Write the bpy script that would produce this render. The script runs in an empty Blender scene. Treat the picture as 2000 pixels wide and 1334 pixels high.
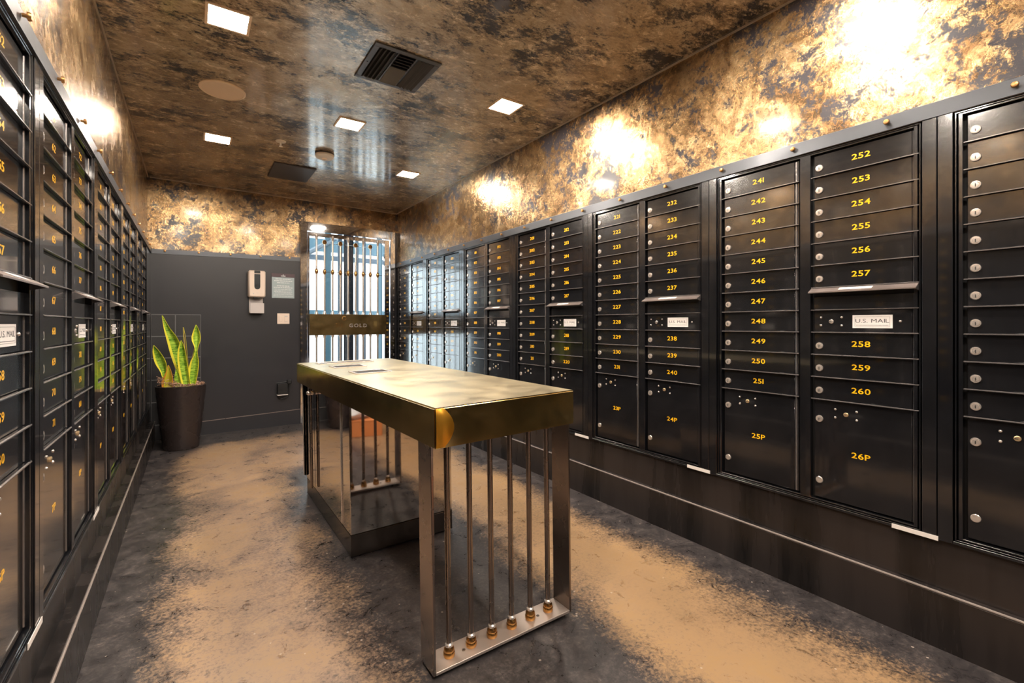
import bpy, bmesh, math, random
from mathutils import Vector, Matrix
random.seed(7)
SC = bpy.context.scene
COL = SC.collection
PI = math.pi

# ---------------------------------------------------------------- camera, world, exposure
TH = 0.5979                      # camera turned to the right of the room's long axis
cam_d = bpy.data.cameras.new('camera')
cam = bpy.data.objects.new('camera', cam_d); COL.objects.link(cam)
cam.location = (0, 0, 1.08); cam.rotation_euler = (PI/2, 0, -TH)
cam_d.sensor_width = 36; cam_d.lens = 915.08/2000*36; cam_d.shift_y = -(667-633.2)/2000
cam_d.clip_start = 0.02
SC.camera = cam
SC.view_settings.view_transform = 'Standard'
SC.view_settings.look = 'None'
SC.view_settings.gamma = 1
SC.view_settings.exposure = 0.30
SC.view_settings.use_curve_mapping = False
SC.cycles.sample_clamp_indirect = 4.0
SC.cycles.blur_glossy = 1.0

w = bpy.data.worlds.new('world'); SC.world = w; w.use_nodes = True
bg = w.node_tree.nodes['Background']
bg.inputs[0].default_value = (0.80, 0.91, 1.0, 1); bg.inputs[1].default_value = 7.5   # even bright overcast sky outside the door
LAMP = 260.0
LAMP_COL = (1.0, 0.88, 0.75, 1)

# ---------------------------------------------------------------- materials
def new_mat(name):
    m = bpy.data.materials.new(name); m.use_nodes = True
    nt = m.node_tree; b = nt.nodes['Principled BSDF']
    return m, nt, b
def simple(name, col, rough=.5, metal=0.0, bump=0, bscale=200, spec=None, rvar=0, coat=0):
    m, nt, b = new_mat(name)
    b.inputs['Base Color'].default_value = (*col, 1)
    b.inputs['Roughness'].default_value = rough
    b.inputs['Metallic'].default_value = metal
    if coat:
        b.inputs['Coat Weight'].default_value = coat; b.inputs['Coat Roughness'].default_value = .08
    if spec is not None: b.inputs['Specular IOR Level'].default_value = spec
    if bump or rvar:
        tc = nt.nodes.new('ShaderNodeTexCoord')
        n = nt.nodes.new('ShaderNodeTexNoise'); n.inputs['Scale'].default_value = bscale; n.inputs['Detail'].default_value = 3
        nt.links.new(tc.outputs['Object'], n.inputs['Vector'])
        if bump:
            bp = nt.nodes.new('ShaderNodeBump'); bp.inputs['Strength'].default_value = bump; bp.inputs['Distance'].default_value = .001
            nt.links.new(n.outputs['Fac'], bp.inputs['Height']); nt.links.new(bp.outputs['Normal'], b.inputs['Normal'])
        if rvar:
            n2 = nt.nodes.new('ShaderNodeTexNoise'); n2.inputs['Scale'].default_value = 9; n2.inputs['Detail'].default_value = 5
            nt.links.new(tc.outputs['Object'], n2.inputs['Vector'])
            mr = nt.nodes.new('ShaderNodeMapRange'); mr.inputs[1].default_value = .3; mr.inputs[2].default_value = .7
            mr.inputs[3].default_value = max(0, rough-rvar); mr.inputs[4].default_value = rough+rvar
            nt.links.new(n2.outputs['Fac'], mr.inputs[0]); nt.links.new(mr.outputs[0], b.inputs['Roughness'])
    return m
def N(nt, t, **k):
    n = nt.nodes.new(t)
    for a, v in k.items():
        if a in n.inputs: n.inputs[a].default_value = v
        else: setattr(n, a, v)
    return n
def ramp(nt, fac, stops):
    r = nt.nodes.new('ShaderNodeValToRGB'); e = r.color_ramp.elements
    e[0].position, e[0].color = stops[0][0], (*stops[0][1], 1)
    e[1].position, e[1].color = stops[-1][0], (*stops[-1][1], 1)
    for p, c in stops[1:-1]:
        x = e.new(p); x.color = (*c, 1)
    nt.links.new(fac, r.inputs[0]); return r
def math_n(nt, op, a, b=None, clamp=False):
    n = nt.nodes.new('ShaderNodeMath'); n.operation = op; n.use_clamp = clamp
    for i, v in enumerate((a, b)):
        if v is None: continue
        if isinstance(v, (int, float)): n.inputs[i].default_value = v
        else: nt.links.new(v, n.inputs[i])
    return n.outputs[0]

def leaf_mat(name, stretch, dark_lo, dark_hi, pale, rough, metal=.82, tones=((.09, .055, .033), (.27, .16, .075), (.48, .31, .15)), dark=(.040, .037, .045), coat=(.35, .12)):
    """lacquered metal leaf: broken gold strokes over black"""
    m, nt, b = new_mat(name)
    tc = N(nt, 'ShaderNodeTexCoord')
    mp = N(nt, 'ShaderNodeMapping'); mp.inputs['Scale'].default_value = stretch
    nt.links.new(tc.outputs['Object'], mp.inputs['Vector'])
    def noise(s, d, r=.55, dist=0):
        n = N(nt, 'ShaderNodeTexNoise', Scale=s, Detail=d, Roughness=r, Distortion=dist)
        nt.links.new(mp.outputs[0], n.inputs['Vector']); return n.outputs['Fac']
    big = noise(2.6, 3, .5, .4); mid = noise(10, 10, .78, .35); fine = noise(46, 8, .82, .5)
    h = math_n(nt, 'ADD', math_n(nt, 'MULTIPLY', big, .27), math_n(nt, 'ADD', math_n(nt, 'MULTIPLY', mid, .47), math_n(nt, 'MULTIPLY', fine, .26)))
    mask = N(nt, 'ShaderNodeMapRange'); mask.inputs[1].default_value = dark_lo; mask.inputs[2].default_value = dark_hi
    nt.links.new(h, mask.inputs[0])
    tone = math_n(nt, 'ADD', math_n(nt, 'MULTIPLY', noise(5, 8, .7, 1.5), .6), math_n(nt, 'MULTIPLY', fine, .4))
    gold = ramp(nt, tone, [(.38, tones[0]), (.46, tones[1]), (.53, tones[2]), (.64, pale)])
    mx = N(nt, 'ShaderNodeMix', data_type='RGBA')
    mx.inputs[6].default_value = (*dark, 1)
    nt.links.new(mask.outputs[0], mx.inputs[0]); nt.links.new(gold.outputs[0], mx.inputs[7])
    nt.links.new(mx.outputs[2], b.inputs['Base Color'])
    mm = math_n(nt, 'MULTIPLY', mask.outputs[0], metal)
    nt.links.new(mm, b.inputs['Metallic'])
    rr = N(nt, 'ShaderNodeMapRange'); rr.inputs[1].default_value = .35; rr.inputs[2].default_value = .65; rr.inputs[3].default_value = rough-.07; rr.inputs[4].default_value = rough+.12
    nt.links.new(mid, rr.inputs[0]); nt.links.new(rr.outputs[0], b.inputs['Roughness'])
    bp = N(nt, 'ShaderNodeBump', Strength=.55, Distance=.006)
    nt.links.new(h, bp.inputs['Height']); nt.links.new(bp.outputs[0], b.inputs['Normal'])
    b.inputs['Coat Weight'].default_value = coat[0]; b.inputs['Coat Roughness'].default_value = coat[1]
    return m
M = {}
M['leaf_wall'] = leaf_mat('gold leaf wall', (1, 1, 1), .455, .485, (.74, .55, .33), .21)
M['leaf_ceil'] = leaf_mat('gold leaf ceiling', (1, 1.6, 1), .455, .505, (.92, .76, .54), .20, .40, ((.20, .145, .10), (.46, .33, .20), (.68, .52, .34)), (.030, .027, .030), (.8, .11))

def floor_mat():
    m, nt, b = new_mat('stained concrete')
    geo = N(nt, 'ShaderNodeNewGeometry'); sx = N(nt, 'ShaderNodeSeparateXYZ'); nt.links.new(geo.outputs['Position'], sx.inputs[0])
    X, Y = sx.outputs[0], sx.outputs[1]
    def noise(s, d, r=.6, dist=0, sc=(1, 1, 1)):
        mp = N(nt, 'ShaderNodeMapping'); mp.inputs['Scale'].default_value = sc
        nt.links.new(geo.outputs['Position'], mp.inputs['Vector'])
        n = N(nt, 'ShaderNodeTexNoise', Scale=s, Detail=d, Roughness=r, Distortion=dist)
        nt.links.new(mp.outputs[0], n.inputs['Vector']); return n.outputs['Fac']
    n1 = noise(1.7, 4, .6, .3); n2 = noise(11, 10, .75, .6); n3 = noise(70, 6, .75, .4)
    jit = math_n(nt, 'ADD', math_n(nt, 'MULTIPLY', math_n(nt, 'SUBTRACT', n1, .5), .62), math_n(nt, 'ADD', math_n(nt, 'MULTIPLY', math_n(nt, 'SUBTRACT', n2, .5), .50), math_n(nt, 'MULTIPLY', math_n(nt, 'SUBTRACT', n3, .5), .95)))
    # each golden stain is a worn oval: 1 - distance to its middle line
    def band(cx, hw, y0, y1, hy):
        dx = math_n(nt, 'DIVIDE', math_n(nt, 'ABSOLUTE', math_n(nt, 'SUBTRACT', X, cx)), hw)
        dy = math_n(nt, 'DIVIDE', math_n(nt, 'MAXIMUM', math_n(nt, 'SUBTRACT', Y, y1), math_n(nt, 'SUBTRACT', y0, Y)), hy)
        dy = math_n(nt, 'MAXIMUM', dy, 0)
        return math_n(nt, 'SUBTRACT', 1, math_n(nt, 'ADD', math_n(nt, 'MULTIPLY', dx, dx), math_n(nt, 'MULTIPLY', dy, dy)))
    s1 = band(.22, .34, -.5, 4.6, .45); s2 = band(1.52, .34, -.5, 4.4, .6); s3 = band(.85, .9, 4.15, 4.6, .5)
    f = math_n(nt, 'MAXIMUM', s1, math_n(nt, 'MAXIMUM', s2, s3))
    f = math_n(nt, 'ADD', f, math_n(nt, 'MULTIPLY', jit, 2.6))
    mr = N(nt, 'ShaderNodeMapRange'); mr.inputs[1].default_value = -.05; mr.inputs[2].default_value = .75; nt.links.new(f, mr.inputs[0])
    tan = ramp(nt, math_n(nt, 'ADD', math_n(nt, 'MULTIPLY', n1, .42), math_n(nt, 'ADD', math_n(nt, 'MULTIPLY', n2, .30), math_n(nt, 'MULTIPLY', n3, .28))), [(.39, (.10, .075, .064)), (.46, (.215, .148, .108)), (.52, (.31, .205, .13)), (.62, (.35, .22, .105))])
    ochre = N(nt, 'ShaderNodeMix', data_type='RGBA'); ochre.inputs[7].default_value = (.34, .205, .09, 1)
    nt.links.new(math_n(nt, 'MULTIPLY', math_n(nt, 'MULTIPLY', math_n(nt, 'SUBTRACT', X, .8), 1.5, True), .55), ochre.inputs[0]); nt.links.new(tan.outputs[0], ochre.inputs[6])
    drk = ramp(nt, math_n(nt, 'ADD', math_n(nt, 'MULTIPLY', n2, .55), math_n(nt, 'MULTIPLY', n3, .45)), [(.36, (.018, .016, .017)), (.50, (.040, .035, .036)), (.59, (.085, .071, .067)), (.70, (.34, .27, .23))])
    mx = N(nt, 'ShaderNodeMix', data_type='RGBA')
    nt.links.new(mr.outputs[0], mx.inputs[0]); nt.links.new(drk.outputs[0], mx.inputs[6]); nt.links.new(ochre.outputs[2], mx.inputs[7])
    # small pale chips
    v = N(nt, 'ShaderNodeTexVoronoi', Scale=14); nt.links.new(geo.outputs['Position'], v.inputs['Vector'])
    chip = math_n(nt, 'LESS_THAN', math_n(nt, 'ADD', v.outputs['Distance'], math_n(nt, 'MULTIPLY', n3, .12)), .115)
    mx2 = N(nt, 'ShaderNodeMix', data_type='RGBA'); mx2.inputs[7].default_value = (.55, .46, .38, 1)
    nt.links.new(math_n(nt, 'MULTIPLY', chip, .6), mx2.inputs[0]); nt.links.new(mx.outputs[2], mx2.inputs[6])
    nt.links.new(mx2.outputs[2], b.inputs['Base Color'])
    rr = N(nt, 'ShaderNodeMapRange'); rr.inputs[1].default_value = .35; rr.inputs[2].default_value = .65; rr.inputs[3].default_value = .24; rr.inputs[4].default_value = .46
    nt.links.new(n2, rr.inputs[0]); nt.links.new(rr.outputs[0], b.inputs['Roughness'])
    bp = N(nt, 'ShaderNodeBump', Strength=.25, Distance=.002); nt.links.new(n3, bp.inputs['Height']); nt.links.new(bp.outputs[0], b.inputs['Normal'])
    return m
M['floor'] = floor_mat()

def powder():
    m, nt, b = new_mat('black textured powder coat')
    tc = N(nt, 'ShaderNodeTexCoord')
    n = N(nt, 'ShaderNodeTexNoise', Scale=170, Detail=3, Roughness=.6); nt.links.new(tc.outputs['Object'], n.inputs['Vector'])
    sm = N(nt, 'ShaderNodeTexNoise', Scale=3.2, Detail=6, Roughness=.65, Distortion=.6); nt.links.new(tc.outputs['Object'], sm.inputs['Vector'])
    c = ramp(nt, sm.outputs['Fac'], [(.35, (.0045, .005, .0065)), (.72, (.012, .012, .014))])
    nt.links.new(c.outputs[0], b.inputs['Base Color'])
    rr = N(nt, 'ShaderNodeMapRange'); rr.inputs[1].default_value = .3; rr.inputs[2].default_value = .7; rr.inputs[3].default_value = .17; rr.inputs[4].default_value = .25
    nt.links.new(sm.outputs['Fac'], rr.inputs[0]); nt.links.new(rr.outputs[0], b.inputs['Roughness'])
    bp = N(nt, 'ShaderNodeBump', Strength=.20, Distance=.0005); nt.links.new(n.outputs['Fac'], bp.inputs['Height']); nt.links.new(bp.outputs[0], b.inputs['Normal'])
    b.inputs['Specular IOR Level'].default_value = .6
    b.inputs['Coat Weight'].default_value = 1.0; b.inputs['Coat Roughness'].default_value = .06; b.inputs['Coat IOR'].default_value = 1.62
    return m
M['black'] = powder()
M['edge'] = simple('highlight grey shelf edge', (.27, .25, .25), .26, .75)  # lighter than the black cabinets: edge and hinge highlights put into the colour
M['void'] = simple('dark recess', (.004, .004, .005), .6)
M['hood'] = simple('lit tone hood lip', (.33, .27, .25), .32, .7, rvar=.06)  # light tone paints the ceiling light falling on the lip
M['kick'] = simple('dark painted panel', (.020, .017, .017), .30, 0, rvar=.05)
def streaky():
    m, nt, b = new_mat('smeared dark paint')
    tc = N(nt, 'ShaderNodeTexCoord'); mp = N(nt, 'ShaderNodeMapping'); mp.inputs['Scale'].default_value = (1, 1, .12)
    nt.links.new(tc.outputs['Object'], mp.inputs['Vector'])
    n = N(nt, 'ShaderNodeTexNoise', Scale=7, Detail=5, Roughness=.6); nt.links.new(mp.outputs[0], n.inputs['Vector'])
    c = ramp(nt, n.outputs['Fac'], [(.38, (.008, .007, .007)), (.62, (.026, .021, .020))]); nt.links.new(c.outputs[0], b.inputs['Base Color'])
    rr = N(nt, 'ShaderNodeMapRange'); rr.inputs[1].default_value = .35; rr.inputs[2].default_value = .65; rr.inputs[3].default_value = .22; rr.inputs[4].default_value = .32
    b.inputs['Specular IOR Level'].default_value = .28
    nt.links.new(n.outputs['Fac'], rr.inputs[0]); nt.links.new(rr.outputs[0], b.inputs['Roughness']); return m
M['kick'] = streaky()
M['backpanel'] = simple('charcoal wall paint', (.026, .026, .031), .33, 0, rvar=.05)
M['ledge'] = simple('painted ledge highlight', (.42, .36, .33), .32, .6)  # pale tone of the painted highlight on the ledge edges
M['cap'] = simple('grey steel cap', (.095, .102, .115), .34, .55, rvar=.05)
M['stud'] = simple('brass stud', (.55, .30, .12), .3, .9)
M['nickel'] = simple('nickel lock', (.82, .74, .68), .26, .75)
M['brasslock'] = simple('brass lock core', (.85, .62, .36), .3, .8)
M['keyway'] = simple('keyway', (.03, .028, .028), .5)
M['number'] = simple('yellow number decal', (1.0, .53, .008), .3, coat=.8)
M['label'] = simple('white label', (.80, .76, .74), .5)
M['ink'] = simple('label ink', (.06, .06, .07), .6)
M['chrome'] = simple('polished stainless', (.80, .81, .83), .045, 1.0)
M['mirror'] = simple('mirror stainless', (.60, .56, .53), .035, 1.0, bump=.12, bscale=3.0)
M['steel'] = simple('brushed steel', (.33, .28, .25), .27, 1.0, rvar=.03)
M['plinth'] = simple('dark steel plinth', (.12, .10, .09), .2, .9)
M['plate_steel'] = simple('satin steel plate', (.60, .52, .47), .42, .8, rvar=.06)
M['ferrule'] = simple('aged brass ferrule', (.62, .33, .11), .26, 1.0, rvar=.08)
M['rubber'] = simple('black plastic', (.012, .012, .013), .45)
M['beige'] = simple('beige plastic', (.80, .66, .56), .42)
M['beige2'] = simple('grey drip tray plastic', (.58, .53, .52), .45)
M['ceilwhite'] = simple('cream ceiling plastic', (.95, .74, .54), .5)
M['smokew'] = simple('ivory plastic', (.93, .84, .72), .45)
M['vent'] = simple('dark bronze vent', (.085, .078, .080), .38, .3)
M['panel'] = simple('dark speaker panel', (.070, .060, .060), .5)
M['darkglass'] = simple('dark window', (.05, .055, .06), .12)
M['sign'] = simple('blue grey sign', (.36, .44, .47), .35)
M['signhead'] = simple('plum sign band', (.085, .05, .062), .45)
M['signtext'] = simple('pale sign print', (.72, .75, .76), .5)
M['pot'] = simple('dark glazed pot', (.035, .026, .025), .27, .2, bump=.15, bscale=14, rvar=.06)
M['mulch'] = simple('brown bark shreds', (.52, .31, .21), .8)
M['mulch2'] = simple('dark soil', (.03, .022, .018), .9)
M['leafedge'] = simple('yellow leaf margin', (.92, .84, .06), .42)
M['leaforange'] = simple('orange leaf', (.95, .42, .05), .45)
M['leafbrown'] = simple('dry leaf', (.22, .13, .08), .7)
M['block'] = simple('black painted block', (.030, .030, .033), .42, 0, bump=.9, bscale=120, rvar=.1)
M['mortar'] = simple('painted joint', (.14, .14, .145), .7)
M['extwhite'] = simple('white exterior panel', (.88, .87, .86), .6)
M['teal'] = simple('teal painted steel', (.013, .043, .060), .42)
M['tealdark'] = simple('dark blue painted steel', (.004, .014, .026), .42)
M['extdark'] = simple('near black column', (.0015, .0015, .0025), .8, spec=.1)
M['concrete'] = simple('outside paving', (.42, .40, .38), .7)
M['card'] = simple('orange cardboard', (.62, .22, .07), .7)
M['bag'] = simple('white plastic bag', (.75, .80, .88), .3, bump=.5, bscale=12)
M['sticker'] = simple('white sticker', (.74, .69, .66), .5)
M['cove'] = simple('wall corner bead', (.62, .52, .42), .35, .4)

def greenleaf():
    m, nt, b = new_mat('green leaf')
    tc = N(nt, 'ShaderNodeTexCoord'); mp = N(nt, 'ShaderNodeMapping'); mp.inputs['Scale'].default_value = (1, 1, 3.5)
    nt.links.new(tc.outputs['Object'], mp.inputs['Vector'])
    n = N(nt, 'ShaderNodeTexNoise', Scale=24, Detail=4, Distortion=.6); nt.links.new(mp.outputs[0], n.inputs['Vector'])
    r = ramp(nt, n.outputs['Fac'], [(.36, (.10, .28, .02)), (.5, (.34, .58, .05)), (.66, (.52, .74, .09))])
    nt.links.new(r.outputs[0], b.inputs['Base Color']); b.inputs['Roughness'].default_value = .38
    return m
M['leafgreen'] = greenleaf()
def brass(name, col, rough, blotch):
    m, nt, b = new_mat(name)
    tc = N(nt, 'ShaderNodeTexCoord')
    n = N(nt, 'ShaderNodeTexNoise', Scale=7, Detail=6, Roughness=.6, Distortion=.8); nt.links.new(tc.outputs['Object'], n.inputs['Vector'])
    c = ramp(nt, n.outputs['Fac'], [(.35, tuple(x*blotch for x in col)), (.62, col)])
    nt.links.new(c.outputs[0], b.inputs['Base Color']); b.inputs['Metallic'].default_value = 1
    rr = N(nt, 'ShaderNodeMapRange'); rr.inputs[1].default_value = .35; rr.inputs[2].default_value = .65; rr.inputs[3].default_value = rough; rr.inputs[4].default_value = rough+.08
    nt.links.new(n.outputs['Fac'], rr.inputs[0]); nt.links.new(rr.outputs[0], b.inputs['Roughness'])
    return m
M['brass'] = brass('lacquered brass', (.80, .60, .24), .14, .86)
M['brasstop'] = brass('brushed brass top', (.84, .73, .50), .28, .86)
M['brassplate'] = brass('aged brass plate', (.62, .45, .20), .17, .85)
M['brassorange'] = brass('orange reflection brass', (1.0, .50, .06), .34, .9)  # orange stands for the glow reflected in the slab corner
def glass():
    m, nt, b = new_mat('door glass'); nt.nodes.remove(b)
    out = nt.nodes['Material Output']
    t = N(nt, 'ShaderNodeBsdfTransparent', Color=(.93, .97, .97, 1)); g = N(nt, 'ShaderNodeBsdfGlossy', Roughness=.02)
    fr = N(nt, 'ShaderNodeFresnel', IOR=1.5); mx = N(nt, 'ShaderNodeMixShader')
    nt.links.new(fr.outputs[0], mx.inputs[0]); nt.links.new(t.outputs[0], mx.inputs[1]); nt.links.new(g.outputs[0], mx.inputs[2]); nt.links.new(mx.outputs[0], out.inputs[0])
    return m
M['glass'] = glass()
def emit(name, col, s):
    m, nt, b = new_mat(name)
    b.inputs['Base Color'].default_value = (0, 0, 0, 1)
    b.inputs['Emission Color'].default_value = col; b.inputs['Emission Strength'].default_value = s
    return m
M['lamp'] = emit('lit diffuser', LAMP_COL, LAMP)

# ---------------------------------------------------------------- mesh helpers
class MB:
    """collects shapes, then becomes one mesh; every face keeps its material"""
    def __init__(s): s.v, s.f, s.m, s.mats = [], [], [], []
    def mi(s, mat):
        if mat not in s.mats: s.mats.append(mat)
        return s.mats.index(mat)
    def add(s, vs, fs, mat):
        o = len(s.v); k = s.mi(mat); s.v += [tuple(p) for p in vs]
        for q in fs: s.f.append(tuple(i+o for i in q)); s.m.append(k)
        return s
    def box(s, a, b, mat, c=0):
        """box from corner a to corner b, edges cut by c"""
        x0, y0, z0 = [min(a[i], b[i]) for i in range(3)]; x1, y1, z1 = [max(a[i], b[i]) for i in range(3)]
        if c <= 0:
            vs = [(x, y, z) for x in (x0, x1) for y in (y0, y1) for z in (z0, z1)]
            fs = [(0, 1, 3, 2), (4, 6, 7, 5), (0, 4, 5, 1), (2, 3, 7, 6), (0, 2, 6, 4), (1, 5, 7, 3)]
            return s.add(vs, fs, mat)
        bm = bmesh.new(); bmesh.ops.create_cube(bm, size=1)
        for v in bm.verts: v.co = Vector((x0+(v.co.x+.5)*(x1-x0), y0+(v.co.y+.5)*(y1-y0), z0+(v.co.z+.5)*(z1-z0)))
        bmesh.ops.bevel(bm, geom=list(bm.edges), offset=c, segments=1, affect='EDGES', clamp_overlap=True)
        bm.verts.index_update()
        s.add([v.co.copy() for v in bm.verts], [[v.index for v in f.verts] for f in bm.faces], mat); bm.free(); return s
    def prism(s, poly, x0, x1, mat):
        """poly in (y, z), extruded along x"""
        n = len(poly); vs = [(x0, y, z) for y, z in poly]+[(x1, y, z) for y, z in poly]
        fs = [tuple(range(n))[::-1], tuple(range(n, 2*n))]+[(i, (i+1) % n, n+(i+1) % n, n+i) for i in range(n)]
        return s.add(vs, fs, mat)
    def lathe(s, prof, org, axis, mat, seg=16, cap=True):
        """prof: (radius, height) along axis"""
        ax = Vector(axis).normalized(); t = Vector((0, 0, 1)) if abs(ax.z) < .9 else Vector((1, 0, 0))
        u = ax.cross(t).normalized(); w_ = ax.cross(u); o = Vector(org); vs = []
        for r, h in prof:
            for i in range(seg):
                a = 2*PI*i/seg; vs.append(o+ax*h+(u*math.cos(a)+w_*math.sin(a))*r)
        fs = []
        for k in range(len(prof)-1):
            for i in range(seg):
                j = (i+1) % seg; fs.append((k*seg+i, k*seg+j, (k+1)*seg+j, (k+1)*seg+i))
        if cap:
            fs.append(tuple(range(seg))[::-1]); fs.append(tuple((len(prof)-1)*seg+i for i in range(seg)))
        return s.add(vs, fs, mat)
    def tube(s, pts, r, mat, seg=8):
        pts = [Vector(p) for p in pts]; vs = []; up = None
        for k, p in enumerate(pts):
            d = (pts[min(k+1, len(pts)-1)]-pts[max(k-1, 0)]).normalized()
            if up is None: up = d.cross(Vector((0, 0, 1)) if abs(d.z) < .9 else Vector((1, 0, 0))).normalized()
            up = (up-d*up.dot(d)).normalized(); q = d.cross(up)
            rr = r[k] if isinstance(r, (list, tuple)) else r
            for i in range(seg):
                a = 2*PI*i/seg; vs.append(p+(up*math.cos(a)+q*math.sin(a))*rr)
        fs = [(k*seg+i, k*seg+(i+1) % seg, (k+1)*seg+(i+1) % seg, (k+1)*seg+i) for k in range(len(pts)-1) for i in range(seg)]
        fs += [tuple(range(seg))[::-1], tuple((len(pts)-1)*seg+i for i in range(seg))]
        return s.add(vs, fs, mat)
    def mesh(s, name, smooth=False):
        me = bpy.data.meshes.new(name); me.from_pydata(s.v, [], s.f)
        for m in s.mats: me.materials.append(m)
        me.polygons.foreach_set('material_index', s.m)
        bm = bmesh.new(); bm.from_mesh(me); bmesh.ops.recalc_face_normals(bm, faces=bm.faces); bm.to_mesh(me); bm.free()
        if smooth:
            me.polygons.foreach_set('use_smooth', [True]*len(me.polygons))
            me.set_sharp_from_angle(angle=math.radians(38))
        me.update(); return me

def put(name, me, parent=None, loc=(0, 0, 0), rot=(0, 0, 0)):
    o = bpy.data.objects.new(name, me); COL.objects.link(o); o.location = loc; o.rotation_euler = rot
    if parent is not None: o.parent = parent
    return o
def tag(o, label=None, cat=None, group=None, kind=None):
    if label: o['label'] = label
    if cat: o['category'] = cat
    if group: o['group'] = group
    if kind: o['kind'] = kind
    return o
def thing(name, label, cat, loc=(0, 0, 0), rot=(0, 0, 0), group=None):
    return tag(put(name, None, None, loc, rot), label, cat, group)
def struct(name, me, loc=(0, 0, 0), rot=(0, 0, 0), label=None, cat=None):
    return tag(put(name, me, None, loc, rot), label, cat, None, 'structure')

# flat lettering made from the built-in font, one mesh per glyph, then joined
_gl = {}
def glyph(ch, bold=.018):
    if (ch, bold) in _gl: return _gl[(ch, bold)]
    cu = bpy.data.curves.new('glyph', 'FONT'); cu.body = ch; cu.size = 1; cu.resolution_u = 3; cu.offset = bold; cu.extrude = .012; cu.fill_mode = 'BOTH'
    o = bpy.data.objects.new('glyph', cu); me = bpy.data.meshes.new_from_object(o)
    vs = [v.co.copy() for v in me.vertices]; fs = [tuple(p.vertices) for p in me.polygons]
    bpy.data.objects.remove(o); bpy.data.curves.remove(cu); bpy.data.meshes.remove(me)
    xs = [v.x for v in vs] or [0, .3]
    _gl[(ch, bold)] = (vs, fs, min(xs), max(xs)); return _gl[(ch, bold)]
def lettering(mb, text, cx, y, cz, size, mat, gap=.09, sx=1.0, bold=.018):
    """text in the x-z plane facing -y, centred at (cx, cz); size = glyph height"""
    k = size/.72; x = 0; items = []
    for ch in text:
        if ch == ' ': x += .34*sx; continue
        vs, fs, a, b_ = glyph(ch, bold); items.append((vs, fs, x-a*sx)); x += (b_-a)*sx+gap
    wd = x-gap
    for vs, fs, off in items:
        mb.add([(cx+(v.x*sx+off-wd/2)*k, y-v.z*k*.6, cz+(v.y-.35)*k) for v in vs], fs, mat)
    return mb

# ---------------------------------------------------------------- room shell
XL, XR = -.345, 2.103            # wall planes
ZC = 2.44
YB0, KB = 5.46, .05              # back wall runs slightly out of square
AB = math.atan(KB)
Y0 = -1.35
def yb(x): return YB0+KB*(x+.33)

mb = MB(); mb.box((XL-.12, Y0-.1, -.12), (XR+.12, yb(XR)+.14, 0), M['floor'])
struct('floor', mb.mesh('floor'), label='stained brown and black sealed concrete floor', cat='floor')
mb = MB(); mb.box((XL-.12, Y0-.1, ZC), (XR+.12, yb(XR)+.14, ZC+.12), M['leaf_ceil'])
struct('ceiling', mb.mesh('ceiling'), label='dark gold leaf ceiling', cat='ceiling')
# right wall: dark below the cap, gold leaf above it
mb = MB(); mb.box((XR, Y0, 0), (XR+.12, yb(XR)+.14, 1.80), M['kick']); mb.box((2.080, Y0, 1.80), (XR+.12, yb(XR)+.14, ZC), M['leaf_wall'])
struct('wall_right', mb.mesh('wall_right'), label='right wall, gold leaf above the mailboxes', cat='wall')
mb = MB(); mb.box((XL-.12, Y0, 0), (XL-.015, yb(XL), 1.76), M['kick']); mb.box((XL-.12, Y0, 1.76), (XL, yb(XL)+.1, ZC), M['leaf_wall'])
struct('wall_left', mb.mesh('wall_left'), label='left wall, gold leaf above the mailboxes', cat='wall')
mb = MB(); mb.box((XL-.12, Y0-.1, 0), (XR+.12, Y0, ZC), M['backpanel'])
struct('wall_front', mb.mesh('wall_front'), label='dark wall behind the camera', cat='wall')

# back wall in its own frame: s along the wall from its left end, -y into the room
BACK_O = (-.33, YB0, 0)
def S(x): return (x+.33)/math.cos(AB)
sD0, sD1, zD = S(.962), S(2.048), 2.205
zs0, zs1 = 1.772, 1.802         # cap strip rises slightly to the right
back = MB()
mb = back
def quadbox(mb, x0, x1, za0, za1, zb0, zb1, y0, y1, mat):
    """box whose bottom / top heights differ at its two ends"""
    vs = [(x0, y0, za0), (x0, y1, za0), (x0, y0, zb0), (x0, y1, zb0), (x1, y0, za1), (x1, y1, za1), (x1, y0, zb1), (x1, y1, zb1)]
    mb.add(vs, [(0, 1, 3, 2), (4, 6, 7, 5), (0, 4, 5, 1), (2, 3, 7, 6), (0, 2, 6, 4), (1, 5, 7, 3)], mat)
quadbox(mb, -.04, sD0, 0, 0, zs0-.03, zs1-.03, 0, .12, M['backpanel'])
quadbox(mb, -.04, sD0, zs0-.03, zs1-.03, ZC, ZC, 0, .12, M['leaf_wall'])
mb.box((sD0, 0, zD), (sD1, .12, ZC), M['leaf_wall'])
mb.box((sD1, 0, 0), (S(XR+.1), .12, zD), M['backpanel'])
mb.box((sD1, 0, zD), (S(XR+.1), .12, ZC), M['leaf_wall'])
wb = struct('wall_back', mb.mesh('wall_back'), BACK_O, (0, 0, AB), label='charcoal back wall with gold leaf above', cat='wall')
# exposed painted block work behind the plant
rows = [1.172, .967, .765, .563, .355, .145, 0]
for i in range(6):
    zt, zb_ = rows[i], rows[i+1]
    xs = [(.012, .190), (.196, .392)] if i % 2 == 0 else [(.012, .392)]
    for a, b_ in xs:
        q = MB(); q.box((a, -.022, zb_+.003), (b_, .0, zt-.003), M['block'], .004)
        put('concrete_block', q.mesh('concrete_block'), wb)
q = MB(); q.box((.01, -.0195, 0), (.394, .0, 1.174), M['mortar'])
put('mortar', q.mesh('mortar'), wb)
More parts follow.
